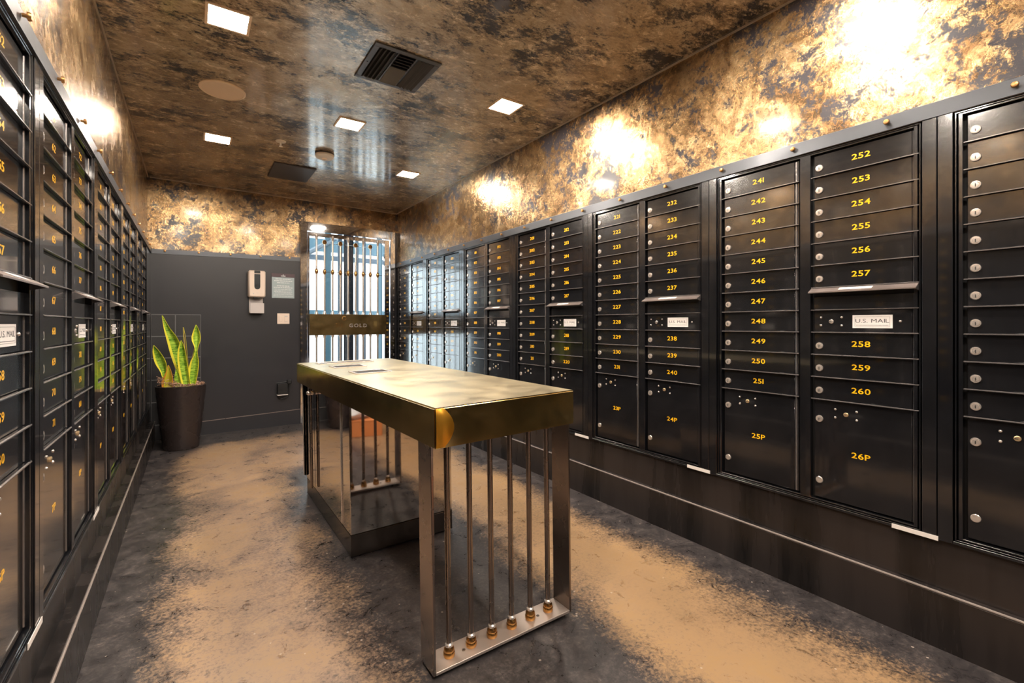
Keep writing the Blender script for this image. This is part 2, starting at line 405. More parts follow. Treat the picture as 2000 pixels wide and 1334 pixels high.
# cap strips with brass studs
def stud_mesh(ax):
    q = MB(); q.lathe([(.0045, 0), (.0045, .009), (.0095, .009), (.0095, .013), (.0075, .0165), (.002, .0175)], (0, 0, 0), ax, M['stud'], 12); return q.mesh('rivet', True)
st_r, st_l, st_b = stud_mesh((-1, 0, 0)), stud_mesh((1, 0, 0)), stud_mesh((0, -1, 0))
mb = MB(); quadbox(mb, 0, sD0, zs0-.037, zs1-.037, zs0+.006, zs1+.006, -.006, 0, M['cap'])
tb = struct('trim_1', mb.mesh('trim_1'), BACK_O, (0, 0, AB), label='grey cap strip along the back wall', cat='trim')
for xw in (-.217, .046, .312, .58, .858):
    s_ = S(xw); put('rivet', st_b, tb, (s_, -.006, zs0-.008+(zs1-zs0)*s_/sD0))
mb = MB()
mb.add([(2.080, Y0, 1.834), (2.080, yb(2.08), 1.834), (2.061, Y0, 1.826), (2.061, yb(2.06), 1.826), (2.058, Y0, 1.776), (2.058, yb(2.06), 1.776), (2.098, Y0, 1.776), (2.098, yb(2.08), 1.776), (2.098, Y0, 1.834), (2.098, yb(2.08), 1.834)],
       [(0, 1, 3, 2), (2, 3, 5, 4), (4, 5, 7, 6), (6, 7, 9, 8), (8, 9, 1, 0), (0, 2, 4, 6, 8), (1, 9, 7, 5, 3)], M['cap'])
tr = struct('trim_2', mb.mesh('trim_2'), label='grey cap strip above the right mailboxes', cat='trim')
for k in range(-3, 17):
    y = .314+.3165*k
    if y < yb(2.06)-.03: put('rivet', st_r, tr, (2.0595, y, 1.803))
mb = MB()
mb.add([(XL, Y0, 1.797), (XL, yb(XL), 1.797), (-.319, Y0, 1.790), (-.319, yb(XL), 1.790), (-.315, Y0, 1.738), (-.315, yb(XL), 1.738), (XL-.015, Y0, 1.738), (XL-.015, yb(XL), 1.738), (XL-.015, Y0, 1.797), (XL-.015, yb(XL), 1.797)],
       [(0, 2, 3, 1), (2, 4, 5, 3), (4, 6, 7, 5), (6, 8, 9, 7), (8, 0, 1, 9), (0, 8, 6, 4, 2), (1, 3, 5, 7, 9)], M['cap'])
tl = struct('trim_3', mb.mesh('trim_3'), label='grey cap strip above the left mailboxes', cat='trim')
for k in range(-8, 13):
    y = 1.485+.331*k
    if y < 5.40: put('rivet', st_l, tl, (-.3165, y, 1.773))
# kick panels and baseboards
def kick(side):
    mb = MB()
    if side > 0:
        # built in (y, z)-profile along x, so use a plain polygon extruded along world y
        poly = [(XR, 0), (2.052, 0), (2.052, .180), (2.058, .190), (2.074, .192), (2.074, .362), (XR, .362)]
    else:
        poly = [(XL-.015, 0), (-.290, 0), (-.290, .172), (-.297, .183), (-.331, .185), (-.331, .328), (XL-.015, .328)]
    n = len(poly); y1 = yb(poly[1][0])-.001
    vs = [(x, Y0, z) for x, z in poly]+[(x, y1, z) for x, z in poly]
    fs = [tuple(range(n)), tuple(range(2*n-1, n-1, -1))]+[(i, n+i, n+(i+1) % n, (i+1) % n) for i in range(n)]
    mb.add(vs, fs, M['kick'])
    q = mb.mesh('baseboard'); q.materials.append(M['hood'])
    return q
struct('baseboard_right', kick(1), label='dark stepped kick panel under the right mailboxes', cat='baseboard')
struct('baseboard_left', kick(-1), label='dark stepped kick panel under the left mailboxes', cat='baseboard')
# thin bright rods stand in for the highlight along the baseboard ledges
mb = MB(); mb.tube([(2.054, Y0, .187), (2.054, yb(2.05)-.01, .187)], .0042, M['ledge'], 8); struct('trim_4', mb.mesh('trim_4'), label='painted ledge highlight line on the right kick panel', cat='trim')
mb = MB(); mb.tube([(-.2925, Y0, .179), (-.2925, yb(-.29)-.01, .179)], .0042, M['ledge'], 8); struct('trim_5', mb.mesh('trim_5'), label='painted ledge highlight line on the left kick panel', cat='trim')
mb = MB(); quadbox(mb, S(.052), sD0, 0, 0, .128, .152, -.012, 0, M['backpanel']); quadbox(mb, S(.052), sD0, .128, .152, .133, .157, -.009, 0, M['hood'])
struct('baseboard_back', mb.mesh('baseboard_back'), BACK_O, (0, 0, AB), label='charcoal baseboard on the back wall', cat='baseboard')
# corner beads where walls meet the ceiling
mb = MB(); mb.box((2.073, Y0, ZC-.007), (2.080, yb(2.08), ZC), M['cove']); struct('trim_6', mb.mesh('trim_6'), label='thin bead at the top of the right wall', cat='trim')
mb = MB(); mb.box((XL, Y0, ZC-.006), (XL+.006, yb(XL), ZC), M['cove']); struct('trim_7', mb.mesh('trim_7'), label='thin bead at the top of the left wall', cat='trim')
mb = MB(); mb.box((0, -.006, ZC-.006), (S(2.08), 0, ZC), M['cove']); struct('trim_8', mb.mesh('trim_8'), BACK_O, (0, 0, AB), label='thin bead at the top of the back wall', cat='trim')

# ---------------------------------------------------------------- mailbox cabinets
P = .0889                        # one door pitch
W = .8408                        # cabinet width
ROWS_T = 1.759                   # top of the doors above the floor on the right wall
# local frame: x along the wall in reading order, -y out of the wall, z measured from the door tops downwards (0)
def zr(k): return -k*P
Z_PB = -15.45*P                  # bottom of the parcel doors
LCOL, RCOL = (.068, .404), (.455, .791)
DW = LCOL[1]-LCOL[0]
DF = .015                        # door face sits back from the frame face

def frame_mesh():
    q = MB(); b = M['black']
    x0, x1, z0, z1 = .0012, W-.0012, Z_PB-.028, .026
    def ring(x0, x1, z0, z1, t, yf, yk, c):
        tx, tt, tb_ = t
        q.box((x0, yf, z0), (x0+tx, yk, z1), b, c); q.box((x1-tx, yf, z0), (x1, yk, z1), b, c)
        q.box((x0+tx, yf, z1-tt), (x1-tx, yk, z1), b, c); q.box((x0+tx, yf, z0), (x1-tx, yk, z0+tb_), b, c)
    ring(x0, x1, z0, z1, (.038, .010, .010), 0, .037, .0012)
    ring(x0+.0425, x1-.0425, z0+.0125, z1-.0125, (.004, .003, .003), .0035, .037, .0008)
    ring(x0+.0510, x1-.0510, z0+.0185, z1-.0175, (.0105, .0055, .0055), .0045, .037, .001)
    q.box((LCOL[1]+.006, .0045, z0+.02), (RCOL[0]-.006, .037, z1-.02), b, .0012)
    return q.mesh('outer_frame')
def backing_mesh():
    q = MB(); q.box((.004, .030, Z_PB-.02), (W-.004, .038, .02), M['void']); return q.mesh('backing')
def door_mesh(h, name):
    """origin at the door's top left, hinge tube on its right side"""
    q = MB(); g = .0022
    q.box((.004, DF, -h+g), (DW-.020, DF+.009, -g), M['black'], .0012)
    q.box((DW-.020, DF+.003, -h+g), (DW-.004, DF+.009, -g), M['black'])
    q.lathe([(.0042, 0), (.0042, h-2*g-.003)], (DW-.0125, DF+.002, -h+g+.0015), (0, 0, 1), M['edge'], 10)
    return q.mesh(name, True)
def shelf_mesh():
    q = MB(); q.box((-.003, .0060, -.0022), (DW+.001, .020, .0018), M['black'], .0006); q.prism([(.0060, -.0022), (.0030, -.0018), (.0030, .0006), (.0060, .0022)], -.003, DW+.001, M['edge']); return q.mesh('shelf_edge')
def lock_mesh(r=.0135, mat='nickel'):
    q = MB(); m = M[mat]
    q.lathe([(r*.98, 0), (r, .003), (r*.93, .0048), (r*.76, .0050), (r*.72, .0042), (r*.70, .0042), (r*.66, .0054), (r*.3, .0056)], (0, 0, 0), (0, -1, 0), m, 20)
    q.box((-r*.08, -.0062, -r*.42), (r*.08, -.005, r*.30), M['keyway'])
    return q.mesh('lock', True)
def plug_mesh(r=.013):
    q = MB(); q.lathe([(r, 0), (r, .003), (r*.9, .0045), (r*.4, .0050)], (0, 0, 0), (0, -1, 0), M['nickel'], 20); return q.mesh('lock', True)
def core_mesh(mat):
    q = MB(); r = .0082
    q.lathe([(r, 0), (r, .0035), (r*.85, .0045), (r*.3, .0046)], (0, 0, 0), (0, -1, 0), M[mat], 16)
    q.box((-r*.75, -.0054, -r*.13), (r*.25, -.0044, r*.13), M['keyway']); return q.mesh('lock_core', True)
def dome_mesh():
    q = MB(); q.lathe([(.0046, 0), (.0042, .0016), (.0026, .003), (.0008, .0034)], (0, 0, 0), (0, -1, 0), M['nickel'], 12); return q.mesh('rivet', True)
def hood_mesh():
    q = MB(); y0 = DF
    q.prism([(y0, .003), (-.026, -.0185), (-.026, -.0225), (-.0235, -.0225), (y0, -.001)], -.002, DW+.001, M['hood'])
    q.prism([(-.002, -.0052), (-.0185, -.0138), (-.0189, -.0129), (-.0025, -.0044)], DW*.30, DW*.62, M['label'])
    q.prism([(y0, 0), (-.0235, -.0205), (-.0225, -.0222), (y0, -.032)], -.002, .0002, M['edge'])
    q.prism([(y0, 0), (-.0235, -.0205), (-.0225, -.0222), (y0, -.032)], DW-.0012, DW+.001, M['edge'])
    return q.mesh('mail_slot_hood')
def slot_panel_mesh():
    q = MB(); q.box((.003, DF, -P+.0022), (DW-.004, DF+.009, -.036), M['black'], .001)
    q.box((.003, DF+.010, -.036), (DW-.004, DF+.014, -.001), M['void'])
    return q.mesh('slot_panel')
def mail_plate_mesh():
    q = MB(); a, b_, z0, z1 = .137, .261, -.0715, -.0225
    q.box((a, -.0008, z0), (b_, .0008, z1), M['label'], .0003)
    for (x0, x1, u0, u1) in ((a+.008, b_-.008, z0+.0062, z0+.0068), (a+.008, b_-.008, z1-.0068, z1-.0062), (a+.008, a+.0086, z0+.0065, z1-.0065), (b_-.0086, b_-.008, z0+.0065, z1-.0065)):
        q.box((x0, -.0012, u0), (x1, -.0006, u1), M['ink'])
    lettering(q, 'U.S. MAIL', (a+b_)/2, -.0009, -.044, .014, M['ink'], .12, 1.35, .0)
    for k in range(24): q.box((a+.012+k*.0042, -.0012, z0+.0105), (a+.0150+k*.0042, -.0006, z0+.0118), M['ink'])
    return q.mesh('label_plate')
def sticker_mesh():
    q = MB(); q.box((-.063, -.0012, -.0075), (.063, .0006, .0075), M['sticker']); return q.mesh('sticker')
ME = dict(frame=frame_mesh(), backing=backing_mesh(), door=door_mesh(P, 'tenant_door'), parcelL=door_mesh(-Z_PB-11*P, 'parcel_door'), shelf=shelf_mesh(), lock=lock_mesh(), plug=plug_mesh(),
          core=core_mesh('brasslock'), core2=core_mesh('nickel'), dome=dome_mesh(), hood=hood_mesh(), slot=slot_panel_mesh(), plate=mail_plate_mesh(), carrier=door_mesh(P, 'carrier_door'), sticker=sticker_mesh())
ME['parcelR'] = ME['parcelL']

def number(text, parent, z):
    q = MB(); lettering(q, text, DW/2-.004, DF-.0001, z, .0215, M['number'], .12, 1.32, .012)
    return put('door_number', q.mesh('door_number'), parent)
def cabinet(first, loc, rot, label, side):
    u = thing('mailbox_cabinet', label, 'mailbox', loc, rot, 'black mailbox cabinets along both walls')
    put('outer_frame', ME['frame'], u); put('backing', ME['backing'], u)
    n = first
    for col, (x0, x1) in enumerate((LCOL, RCOL)):
        for r in range(11):
            if col == 1 and r == 6:
                put('slot_panel', ME['slot'], u, (x0, 0, zr(r))); put('mail_slot_hood', ME['hood'], u, (x0, 0, zr(r)))
                put('shelf_edge', ME['shelf'], u, (x0, 0, zr(r+1))); continue
            if col == 1 and r == 7:
                d = put('carrier_door', ME['carrier'], u, (x0, 0, zr(r)))
                put('label_plate', ME['plate'], d, (0, DF, 0))
                for lx, lz in ((.029, -.030), (.029, -.062), (.101, -.030), (.101, -.062)): put('rivet', ME['dome'], d, (lx, DF, lz))
                put('lock', ME['core2'], d, (.066, DF, -.046)); put('knob', ME['dome'], d, (.283, DF, -.046))
                put('shelf_edge', ME['shelf'], u, (x0, 0, zr(r+1))); continue
            d = put('tenant_door', ME['door'], u, (x0, 0, zr(r)))
            put('lock', ME['lock'], d, (.0235, DF, -.054)); number(str(n), d, -.0425); n += 1
            put('shelf_edge', ME['shelf'], u, (x0, 0, zr(r+1)))
        d = put('parcel_door', ME['parcelL'], u, (x0, 0, zr(11)))
        put('lock', ME['lock'], d, (.0235, DF, -.079)); put('lock', ME['plug'], d, (.0235, DF, -.324))
        put('lock_core', ME['core'], d, (.116, DF, -.050))
        for lx, lz in ((.079, -.034), (.079, -.066), (.151, -.034), (.151, -.066)): put('rivet', ME['dome'], d, (lx, DF, lz))
        number('%dP' % ((first-1)//20*2+1+col - 0), d, -.200)
    return u
unit_no = 0
def pn(first): return (first-1)//10
# right wall: seven cabinets, the farthest carries 141
R_END = 5.5414
for i in range(7):
    f0 = 141+20*i; last = f0+19
    pos = ['beside chrome door', 'second from chrome door', 'third from chrome door', 'behind table', 'right of table', 'largest whole one', 'cut by photo edge'][i]
    cabinet(f0, (2.063, R_END-i*W, ROWS_T), (0, 0, -PI/2), 'black mailbox cabinet, doors %d to %d, right wall, %s' % (f0, last, pos), 1)
L0 = .8078
for i in range(5):
    f0 = 41+20*i; last = f0+19
    pos = ['cut by photo edge', 'nearest whole one', 'third along', 'fourth along', 'nearest the plant'][i]
    cabinet(f0, (-.320, L0+i*W, ROWS_T-.034), (0, 0, PI/2), 'black mailbox cabinet, doors %d to %d, left wall, %s' % (f0, last, pos), -1)
# paper stickers across the lower joints of the cabinets
stk = [(1, .556, .3625, 'white sticker strip under the cabinet joint right of mailbox 26P'), (1, 1.393, .3655, 'white sticker strip under the cabinet joint right of mailbox 24P'), (1, 2.232, .3635, 'white sticker strip under the cabinet joint right of mailbox 22P'),
       (-1, 1.60, .3275, 'white sticker strip under the cabinet joint left of mailbox 7P'), (-1, 2.475, .3275, 'white sticker strip under the cabinet joint right of mailbox 8P')]
for sd, y, z, lab in stk:
    tag(put('sticker', ME['sticker'], None, (2.0612 if sd > 0 else -.3182, y, z), (0, 0, -PI/2 if sd > 0 else PI/2)), lab, 'sticker', 'paper stickers under the cabinets')
# plain filler panel between the last left cabinet and the back wall
mb = MB(); mb.box((XL-.015, L0+5*W+.001, .328), (-.322, yb(-.33)-.001, 1.738), M['black'], .001)
struct('trim_9', mb.mesh('trim_9'), label='plain black filler panel at the far end of the left mailboxes', cat='trim')

# ---------------------------------------------------------------- ceiling fittings
LS = .075
def lamp_meshes():
    q = MB(); a, b_ = LS, LS+.012
    q.box((-b_, -b_, -.006), (b_, -a, 0), M['ceilwhite']); q.box((-b_, a, -.006), (b_, b_, 0), M['ceilwhite'])
    q.box((-b_, -a, -.006), (-a, a, 0), M['ceilwhite']); q.box((a, -a, -.006), (b_, a, 0), M['ceilwhite'])
    fr = q.mesh('trim_ring')
    q = MB(); q.box((-LS, -LS, -.004), (LS, LS, -.001), M['lamp']); return fr, q.mesh('diffuser')
LF, LD = lamp_meshes()
lamps = [(.135, .82, 'square ceiling light over the near left, out of frame'), (1.61, .82, 'square ceiling light over the near right, out of frame'), (.88, 1.63, 'square ceiling light glowing at the top edge of the photo'),
         (.13, 2.435, 'largest square ceiling light, upper left of the ceiling'), (1.61, 2.435, 'square ceiling light right of the slatted vent'), (.88, 3.25, 'square ceiling light in the middle, above the smoke detector'),
         (.15, 4.045, 'square ceiling light beyond the round speaker on the left'), (1.61, 4.04, 'smallest square ceiling light, farthest right'),
         (.88, .02, 'square ceiling light above the camera, out of frame'), (.135, -.79, 'square ceiling light behind the camera, left'), (1.61, -.79, 'square ceiling light behind the camera, right')]
for x, y, lab in lamps:
    t = thing('ceiling_light', lab, 'light', (x, y, ZC), (0, 0, 0), 'square recessed ceiling lights')
    put('trim_ring', LF, t); put('diffuser', LD, t)
# slatted supply vent
t = thing('ceiling_vent', 'black three-way slatted air vent in the ceiling', 'vent', (.900, 2.410, ZC))
a, b_ = .174, .186; r_ = .030
q = MB(); q.box((-a, -b_, -.008), (a, -b_+r_, 0), M['vent'], .002); q.box((-a, b_-r_, -.008), (a, b_, 0), M['vent'], .002)
q.box((-a, -b_+r_, -.008), (-a+r_, b_-r_, 0), M['vent'], .002); q.box((a-r_, -b_+r_, -.008), (a, b_-r_, 0), M['vent'], .002)
q.box((-.052, -b_+r_, -.007), (-.044, b_-r_, 0), M['vent']); q.box((.044, -b_+r_, -.007), (.052, b_-r_, 0), M['vent'])
put('frame', q.mesh('frame'), t)
q = MB(); q.box((-a+.01, -b_+.01, -.0015), (a-.01, b_-.01, -.0005), M['void']); put('duct', q.mesh('duct'), t)
def slat(l, tilt, along_y):
    q = MB(); q.box((-l/2, -.010, -.0008), (l/2, .010, .0008), M['vent'])
    me = q.mesh('slat'); me.transform(Matrix.Rotation(tilt, 4, 'X'))
    if along_y: me.transform(Matrix.Rotation(PI/2, 4, 'Z'))
    return me
sl_l, sl_r, sl_m = slat(2*(b_-r_), -.75, True), slat(2*(b_-r_), .75, True), slat(.088, -.75, False)
sl_m2 = slat(.088, .75, False)
for k in range(4):
    put('slat', sl_l, t, (-.134+k*.0215, 0, -.009)); put('slat', sl_r, t, (.069+k*.0215, 0, -.009))
for k in range(11):
    put('slat', sl_m if k > 4 else sl_m2, t, (0, -.140+k*.028, -.009))
q = MB(); q.lathe([(.004, 0), (.004, .0015), (.001, .002)], (0, 0, 0), (0, 0, -1), M['void'], 10); put('screw', q.mesh('screw'), t, (-.159, 0, -.008))
# round speaker
t = thing('ceiling_speaker', 'round cream flush speaker in the left of the ceiling', 'speaker', (.143, 3.195, ZC))
q = MB(); q.lathe([(.118, 0), (.118, .004), (.113, .008), (.106, .0085)], (0, 0, 0), (0, 0, -1), M['ceilwhite'], 40, False); put('rim', q.mesh('rim', True), t)
q = MB(); q.lathe([(.1065, .0085), (.105, .0068), (.05, .0062), (.0005, .006)], (0, 0, 0), (0, 0, -1), simple('cream speaker mesh', (.90, .69, .50), .6), 40, False); put('grille', q.mesh('grille', True), t)
# dark flush panel
q = MB(); q.box((-.168, -.225, -.012), (.168, .225, -.0002), M['panel'], .006)
t = tag(put('speaker_panel', q.mesh('speaker_panel'), None, (.728, 4.575, ZC)), 'dark rectangular flush panel on the ceiling near the back wall', 'panel')
# smoke detector
t = thing('smoke_detector', 'round ivory smoke detector below the middle ceiling light', 'smoke detector', (.868, 3.93, ZC))
q = MB(); q.lathe([(.072, 0), (.072, .010)], (0, 0, 0), (0, 0, -1), M['vent'], 32); put('base', q.mesh('base', True), t)
q = MB(); q.lathe([(.070, .010), (.068, .030), (.058, .038), (.022, .040)], (0, 0, 0), (0, 0, -1), M['smokew'], 32); put('body', q.mesh('body', True), t)
q = MB(); q.lathe([(.020, .038), (.018, .048), (.008, .051)], (0, 0, 0), (0, 0, -1), M['ceilwhite'], 20); put('cap', q.mesh('cap', True), t)
# sprinkler
t = thing('fire_sprinkler', 'small cream sprinkler head between the left light and smoke detector', 'sprinkler', (.54, 3.845, ZC))
q = MB(); q.lathe([(.036, 0), (.034, .005), (.012, .008)], (0, 0, 0), (0, 0, -1), M['smokew'], 24); put('escutcheon', q.mesh('escutcheon', True), t)
q = MB(); q.lathe([(.007, .006), (.006, .030), (.004, .036), (.013, .038), (.013, .040)], (0, 0, 0), (0, 0, -1), M['smokew'], 16); put('head', q.mesh('head', True), t)

# ---------------------------------------------------------------- chrome door in the back wall
t = thing('door_1', 'polished chrome framed glass door with vertical bars and brass plate', 'door', (BACK_O[0]+S(.962)*math.cos(AB), BACK_O[1]+S(.962)*math.sin(AB), 0), (0, 0, AB)); t['kind'] = 'structure'
DWI = sD1-sD0
def dx(xw): return S(xw)-sD0
C = M['chrome']
q = MB()
q.box((0, -.030, 0), (.072, .05, zD), C, .003); q.box((DWI-.060, -.030, 0), (DWI, .05, zD), C, .003); q.box((.072, -.030, zD-.100), (DWI-.060, .05, zD), C, .003)
put('door_frame', q.mesh('door_frame'), t)
q = MB()
a0, a1 = .078, DWI-.066
q.box((a0, -.006, .02), (a0+.022, .03, zD-.106), C, .002); q.box((a1-.060, -.006, .02), (a1, .03, zD-.106), C, .002)
q.box((a0+.022, -.006, zD-.150), (a1-.060, .03, zD-.106), C, .002); q.box((a0+.022, -.006, .02), (a1-.060, .03, .22), C, .002)
put('leaf_frame', q.mesh('leaf_frame'), t)
q = MB(); q.box((a0+.022, .010, .22), (a1-.060, .016, zD-.150), M['glass']); put('glass_pane', q.mesh('glass_pane'), t)
ZT, ZB = 1.192, .957
RX = [dx(x) for x in (1.129, 1.215, 1.302, 1.389, 1.476, 1.562, 1.651, 1.736, 1.825)]
for i, x in enumerate(RX):
    long_ = i % 2 == 0; top = zD-.135 if long_ else 1.985
    q = MB(); yy = -.030
    q.lathe([(.0105, .02), (.0105, top)], (x, yy, 0), (0, 0, 1), M['nickel'], 12)
    q.lathe([(.019, 0), (.017, .012), (.0115, .030), (.0105, .032)], (x, yy, ZT), (0, 0, 1), M['nickel'], 14)
    q.lathe([(.019, 0), (.017, .012), (.0115, .030), (.0105, .032)], (x, yy, ZB), (0, 0, -1), M['nickel'], 14)
    if long_: q.lathe([(.0105, -.055), (.014, -.035), (.019, -.012), (.019, 0)], (x, yy, top), (0, 0, 1), M['nickel'], 14)
    bar = put('bar', q.mesh('bar', True), t)
    q = MB(); z = 1.665
    q.lathe([(.009, -.032), (.017, -.016), (.019, 0), (.017, .016), (.009, .032)], (x, yy, z), (0, 0, 1), M['ferrule'], 14)
    if not long_: q.lathe([(.004, -.030), (.018, -.020), (.0255, 0), (.018, .020), (.004, .028)], (x, yy, top+.010), (0, 0, 1), M['ferrule'], 16)
    put('collar', q.mesh('collar', True), bar)
q = MB(); q.tube([(a0+.005, -.030, 1.665), (a1-.02, -.030, 1.665)], .003, C, 8); q.tube([(RX[1], -.03, 1.985), (RX[7], -.03, 1.985)], .0022, C, 8); put('cross_wire', q.mesh('cross_wire'), t)
q = MB(); x0, x1 = dx(1.053), dx(1.925)
q.box((x0, -.050, ZB), (x1, -.008, ZT), M['brassplate'], .002)
xc = dx(1.43)
pl = put('push_plate', q.mesh('push_plate'), t)
q = MB(); lettering(q, 'DE', xc-.055, -.0505, 1.068, .042, M['ferrule'], .25, 1.1); lettering(q, 'GOLD', xc+.155, -.0505, 1.066, .042, M['nickel'], .25, 1.1)
lt = q
ringpts = [(xc-.005+.022*math.cos(a_*PI/8), -.052, 1.148+.022*math.sin(a_*PI/8)) for a_ in range(17)]
lt.tube(ringpts, .003, M['ferrule'], 6)
put('raised_lettering', lt.mesh('raised_lettering'), pl)
q = MB(); q.box((dx(1.768), -.0515, 1.045), (dx(1.808), -.050, 1.118), M['brass'], .0005); put('small_label', q.mesh('small_label'), pl)

# ---------------------------------------------------------------- outside the door
mb = MB(); mb.box((-3, 5.75, -.06), (9, 16, 0), M['concrete']); tag(put('outside_paving', mb.mesh('outside_paving')), 'pale paving outside the chrome door', 'ground', None, 'structure')
bl = thing('outside_facade', 'white panelled facade with blue bands seen through the door', 'building', (0, 9.2, 0))
q = MB()
for k in range(-3, 12): q.box((k*.8+.01, 0, 0), (k*.8+.79, .2, 3.6), M['extwhite'])
put('wall_panel', q.mesh('wall_panel'), bl)
for z0, z1, m_ in ((1.10, 1.34, 'teal'), (2.27, 2.36, 'tealdark'), (2.43, 2.66, 'teal'), (2.86, 2.93, 'tealdark')):
    q = MB(); q.box((-2, -.05, z0), (9, -.002, z1), M[m_]); put('band', q.mesh('band'), bl)
def column(px, wd, Y, mat, lab):
    a_ = (px-1000)/915.08; X = Y*(a_*math.cos(TH)+math.sin(TH))/(-a_*math.sin(TH)+math.cos(TH))
    q = MB(); wd *= .8; q.box((-wd/2, -.012, 0), (wd/2, .012, 3.4), M[mat], .002)
    for sgn in (-1, 1): q.box((sgn*wd/2-.004, -.02, 0), (sgn*wd/2+.004, .02, 3.4), M[mat], .001)
    tag(put('steel_column', q.mesh('steel_column'), None, (X, Y, 0)), lab, 'column', 'columns outside the door')
column(640.5, .09, 7.0, 'teal', 'leftmost teal steel column outside the door')
column(664, .07, 7.6, 'tealdark', 'thin dark blue column left of the black one outside the door')
column(681, .16, 7.2, 'extdark', 'wide black column in the middle outside the door')
column(697, .05, 7.8, 'tealdark', 'narrow blue column touching the black one outside the door')
column(711, .045, 7.0, 'tealdark', 'narrow dark blue column right of centre outside the door')
column(741, .09, 7.4, 'teal', 'rightmost grey teal column outside the door')
q = MB(); q.tube([(1.15, 6.6, 1.95), (2.35, 7.6, 2.75)], .035, M['tealdark'], 8)
tag(put('canopy_brace', q.mesh('canopy_brace')), 'slanting blue steel brace outside the door', 'brace')

# ---------------------------------------------------------------- things on the back wall
def bthing(name, label, cat, x, z):
    s_ = S(x); return thing(name, label, cat, (BACK_O[0]+s_*math.cos(AB), BACK_O[1]+s_*math.sin(AB), z), (0, 0, AB))
t = bthing('sanitizer_dispenser', 'beige hand sanitizer dispenser with drip tray on charcoal wall', 'dispenser', .538, 1.356)
q = MB(); q.box((-.077, -.095, 0), (.077, 0, .272), M['beige'], .012); put('body', q.mesh('body', True), t)
q = MB(); q.box((-.027, -.0975, .105), (.027, -.094, .235), M['darkglass'], .0015); q.lathe([(.027, 0), (.026, .0035)], (0, -.094, .105), (0, -1, 0), M['darkglass'], 24); put('level_window', q.mesh('level_window'), t)
q = MB(); q.box((-.027, -.0980, .243), (.027, -.094, .270), M['rubber'], .001); put('top_latch', q.mesh('top_latch'), t)
q = MB(); q.lathe([(.006, 0), (.0055, .002)], (-.034, -.0945, .035), (0, -1, 0), M['beige2'], 14); q.box((-.008, -.0962, .041), (.010, -.0945, .044), M['beige2']); put('sensor_light', q.mesh('sensor_light'), t)
q = MB(); q.box((-.030, -.080, -.012), (.030, -.02, 0), M['rubber'], .002); put('nozzle', q.mesh('nozzle'), t)
q = MB(); q.box((-.064, -.012, -.165), (.064, 0, 0), M['beige2'], .002); q.box((-.064, -.085, -.165), (.064, -.010, -.152), M['beige2'], .003); q.box((-.064, -.085, -.158), (.064, -.079, -.060), M['beige2'], .003)
put('drip_tray', q.mesh('drip_tray'), t)
t = bthing('wall_sign', 'small blue grey notice with plum header beside the dispenser', 'sign', .797, 1.358)
q = MB(); q.box((-.110, -.006, 0), (.110, 0, .222), M['sign'], .001)
for k, (ln, zz, hh) in enumerate([(.150, .203, .008), (.176, .183, .009), (.122, .163, .008), (.122, .130, .008), (.182, .112, .007), (.170, .093, .004), (.172, .080, .004), (.176, .067, .004), (.160, .054, .004), (.186, .040, .004), (.190, .022, .004)]):
    x = -ln/2; rn = random.Random(k)
    while x < ln/2-.004:
        wd = min(rn.uniform(.012, .034), ln/2-x); q.box((x, -.0072, zz-hh/2), (x+wd, -.0058, zz+hh/2), M['signtext']); x += wd+.0045
put('notice_plate', q.mesh('notice_plate'), t)
q = MB(); q.box((-.114, -.006, .224), (.114, 0, .262), M['signhead'], .001); q.box((-.022, -.0072, .231), (.022, -.0058, .240), M['signtext']); q.box((-.003, -.0072, .243), (.003, -.0058, .252), M['signtext'])
put('header_band', q.mesh('header_band'), t)
t = bthing('wall_switch', 'white double switch plate beside the chrome door', 'switch', .799, 1.082)
q = MB(); q.box((-.060, -.007, 0), (.060, 0, .113), M['beige'], .003); put('plate', q.mesh('plate'), t)
q = MB(); q.box((-.043, -.010, .026), (-.012, -.006, .088), M['beige'], .002); put('rocker', q.mesh('rocker'), t)
q = MB(); q.box((.010, -.010, .022), (.044, -.006, .094), M['beige'], .001); q.box((.012, -.0112, .077), (.040, -.0098, .088), M['beige2']); q.box((.014, -.0112, .026), (.038, -.0098, .029), M['beige2']); put('dimmer', q.mesh('dimmer'), t)
t = bthing('power_adapter', 'black outlet box with plugged adapter and looped cable, low on wall', 'outlet', .79, .335)
q = MB(); q.box((-.055, -.050, 0), (.045, 0, .115), M['rubber'], .004)
for k in range(6): q.box((-.050, -.0515, .012+k*.014), (.040, -.0498, .016+k*.014), M['void'])
put('box', q.mesh('box'), t)
q = MB(); q.box((-.056, -.052, -.008), (.046, -.002, .0), M['sticker'], .001); put('lower_lip', q.mesh('lower_lip'), t)
q = MB(); q.box((.036, -.06, .110), (.080, -.006, .150), M['rubber'], .005); q.tube([(-.06, -.02, .128), (0, -.03, .126), (.04, -.035, .138), (.075, -.03, .15)], .004, M['rubber']); put('plug', q.mesh('plug'), t)
q = MB(); pts = [(.055, -.03, .115), (.062, -.03, .02), (.05, -.025, -.03), (-.02, -.02, -.05), (-.05, -.02, -.02), (-.048, -.02, .01)]; q.tube(pts, .003, M['rubber'], 6); put('cable', q.mesh('cable'), t)

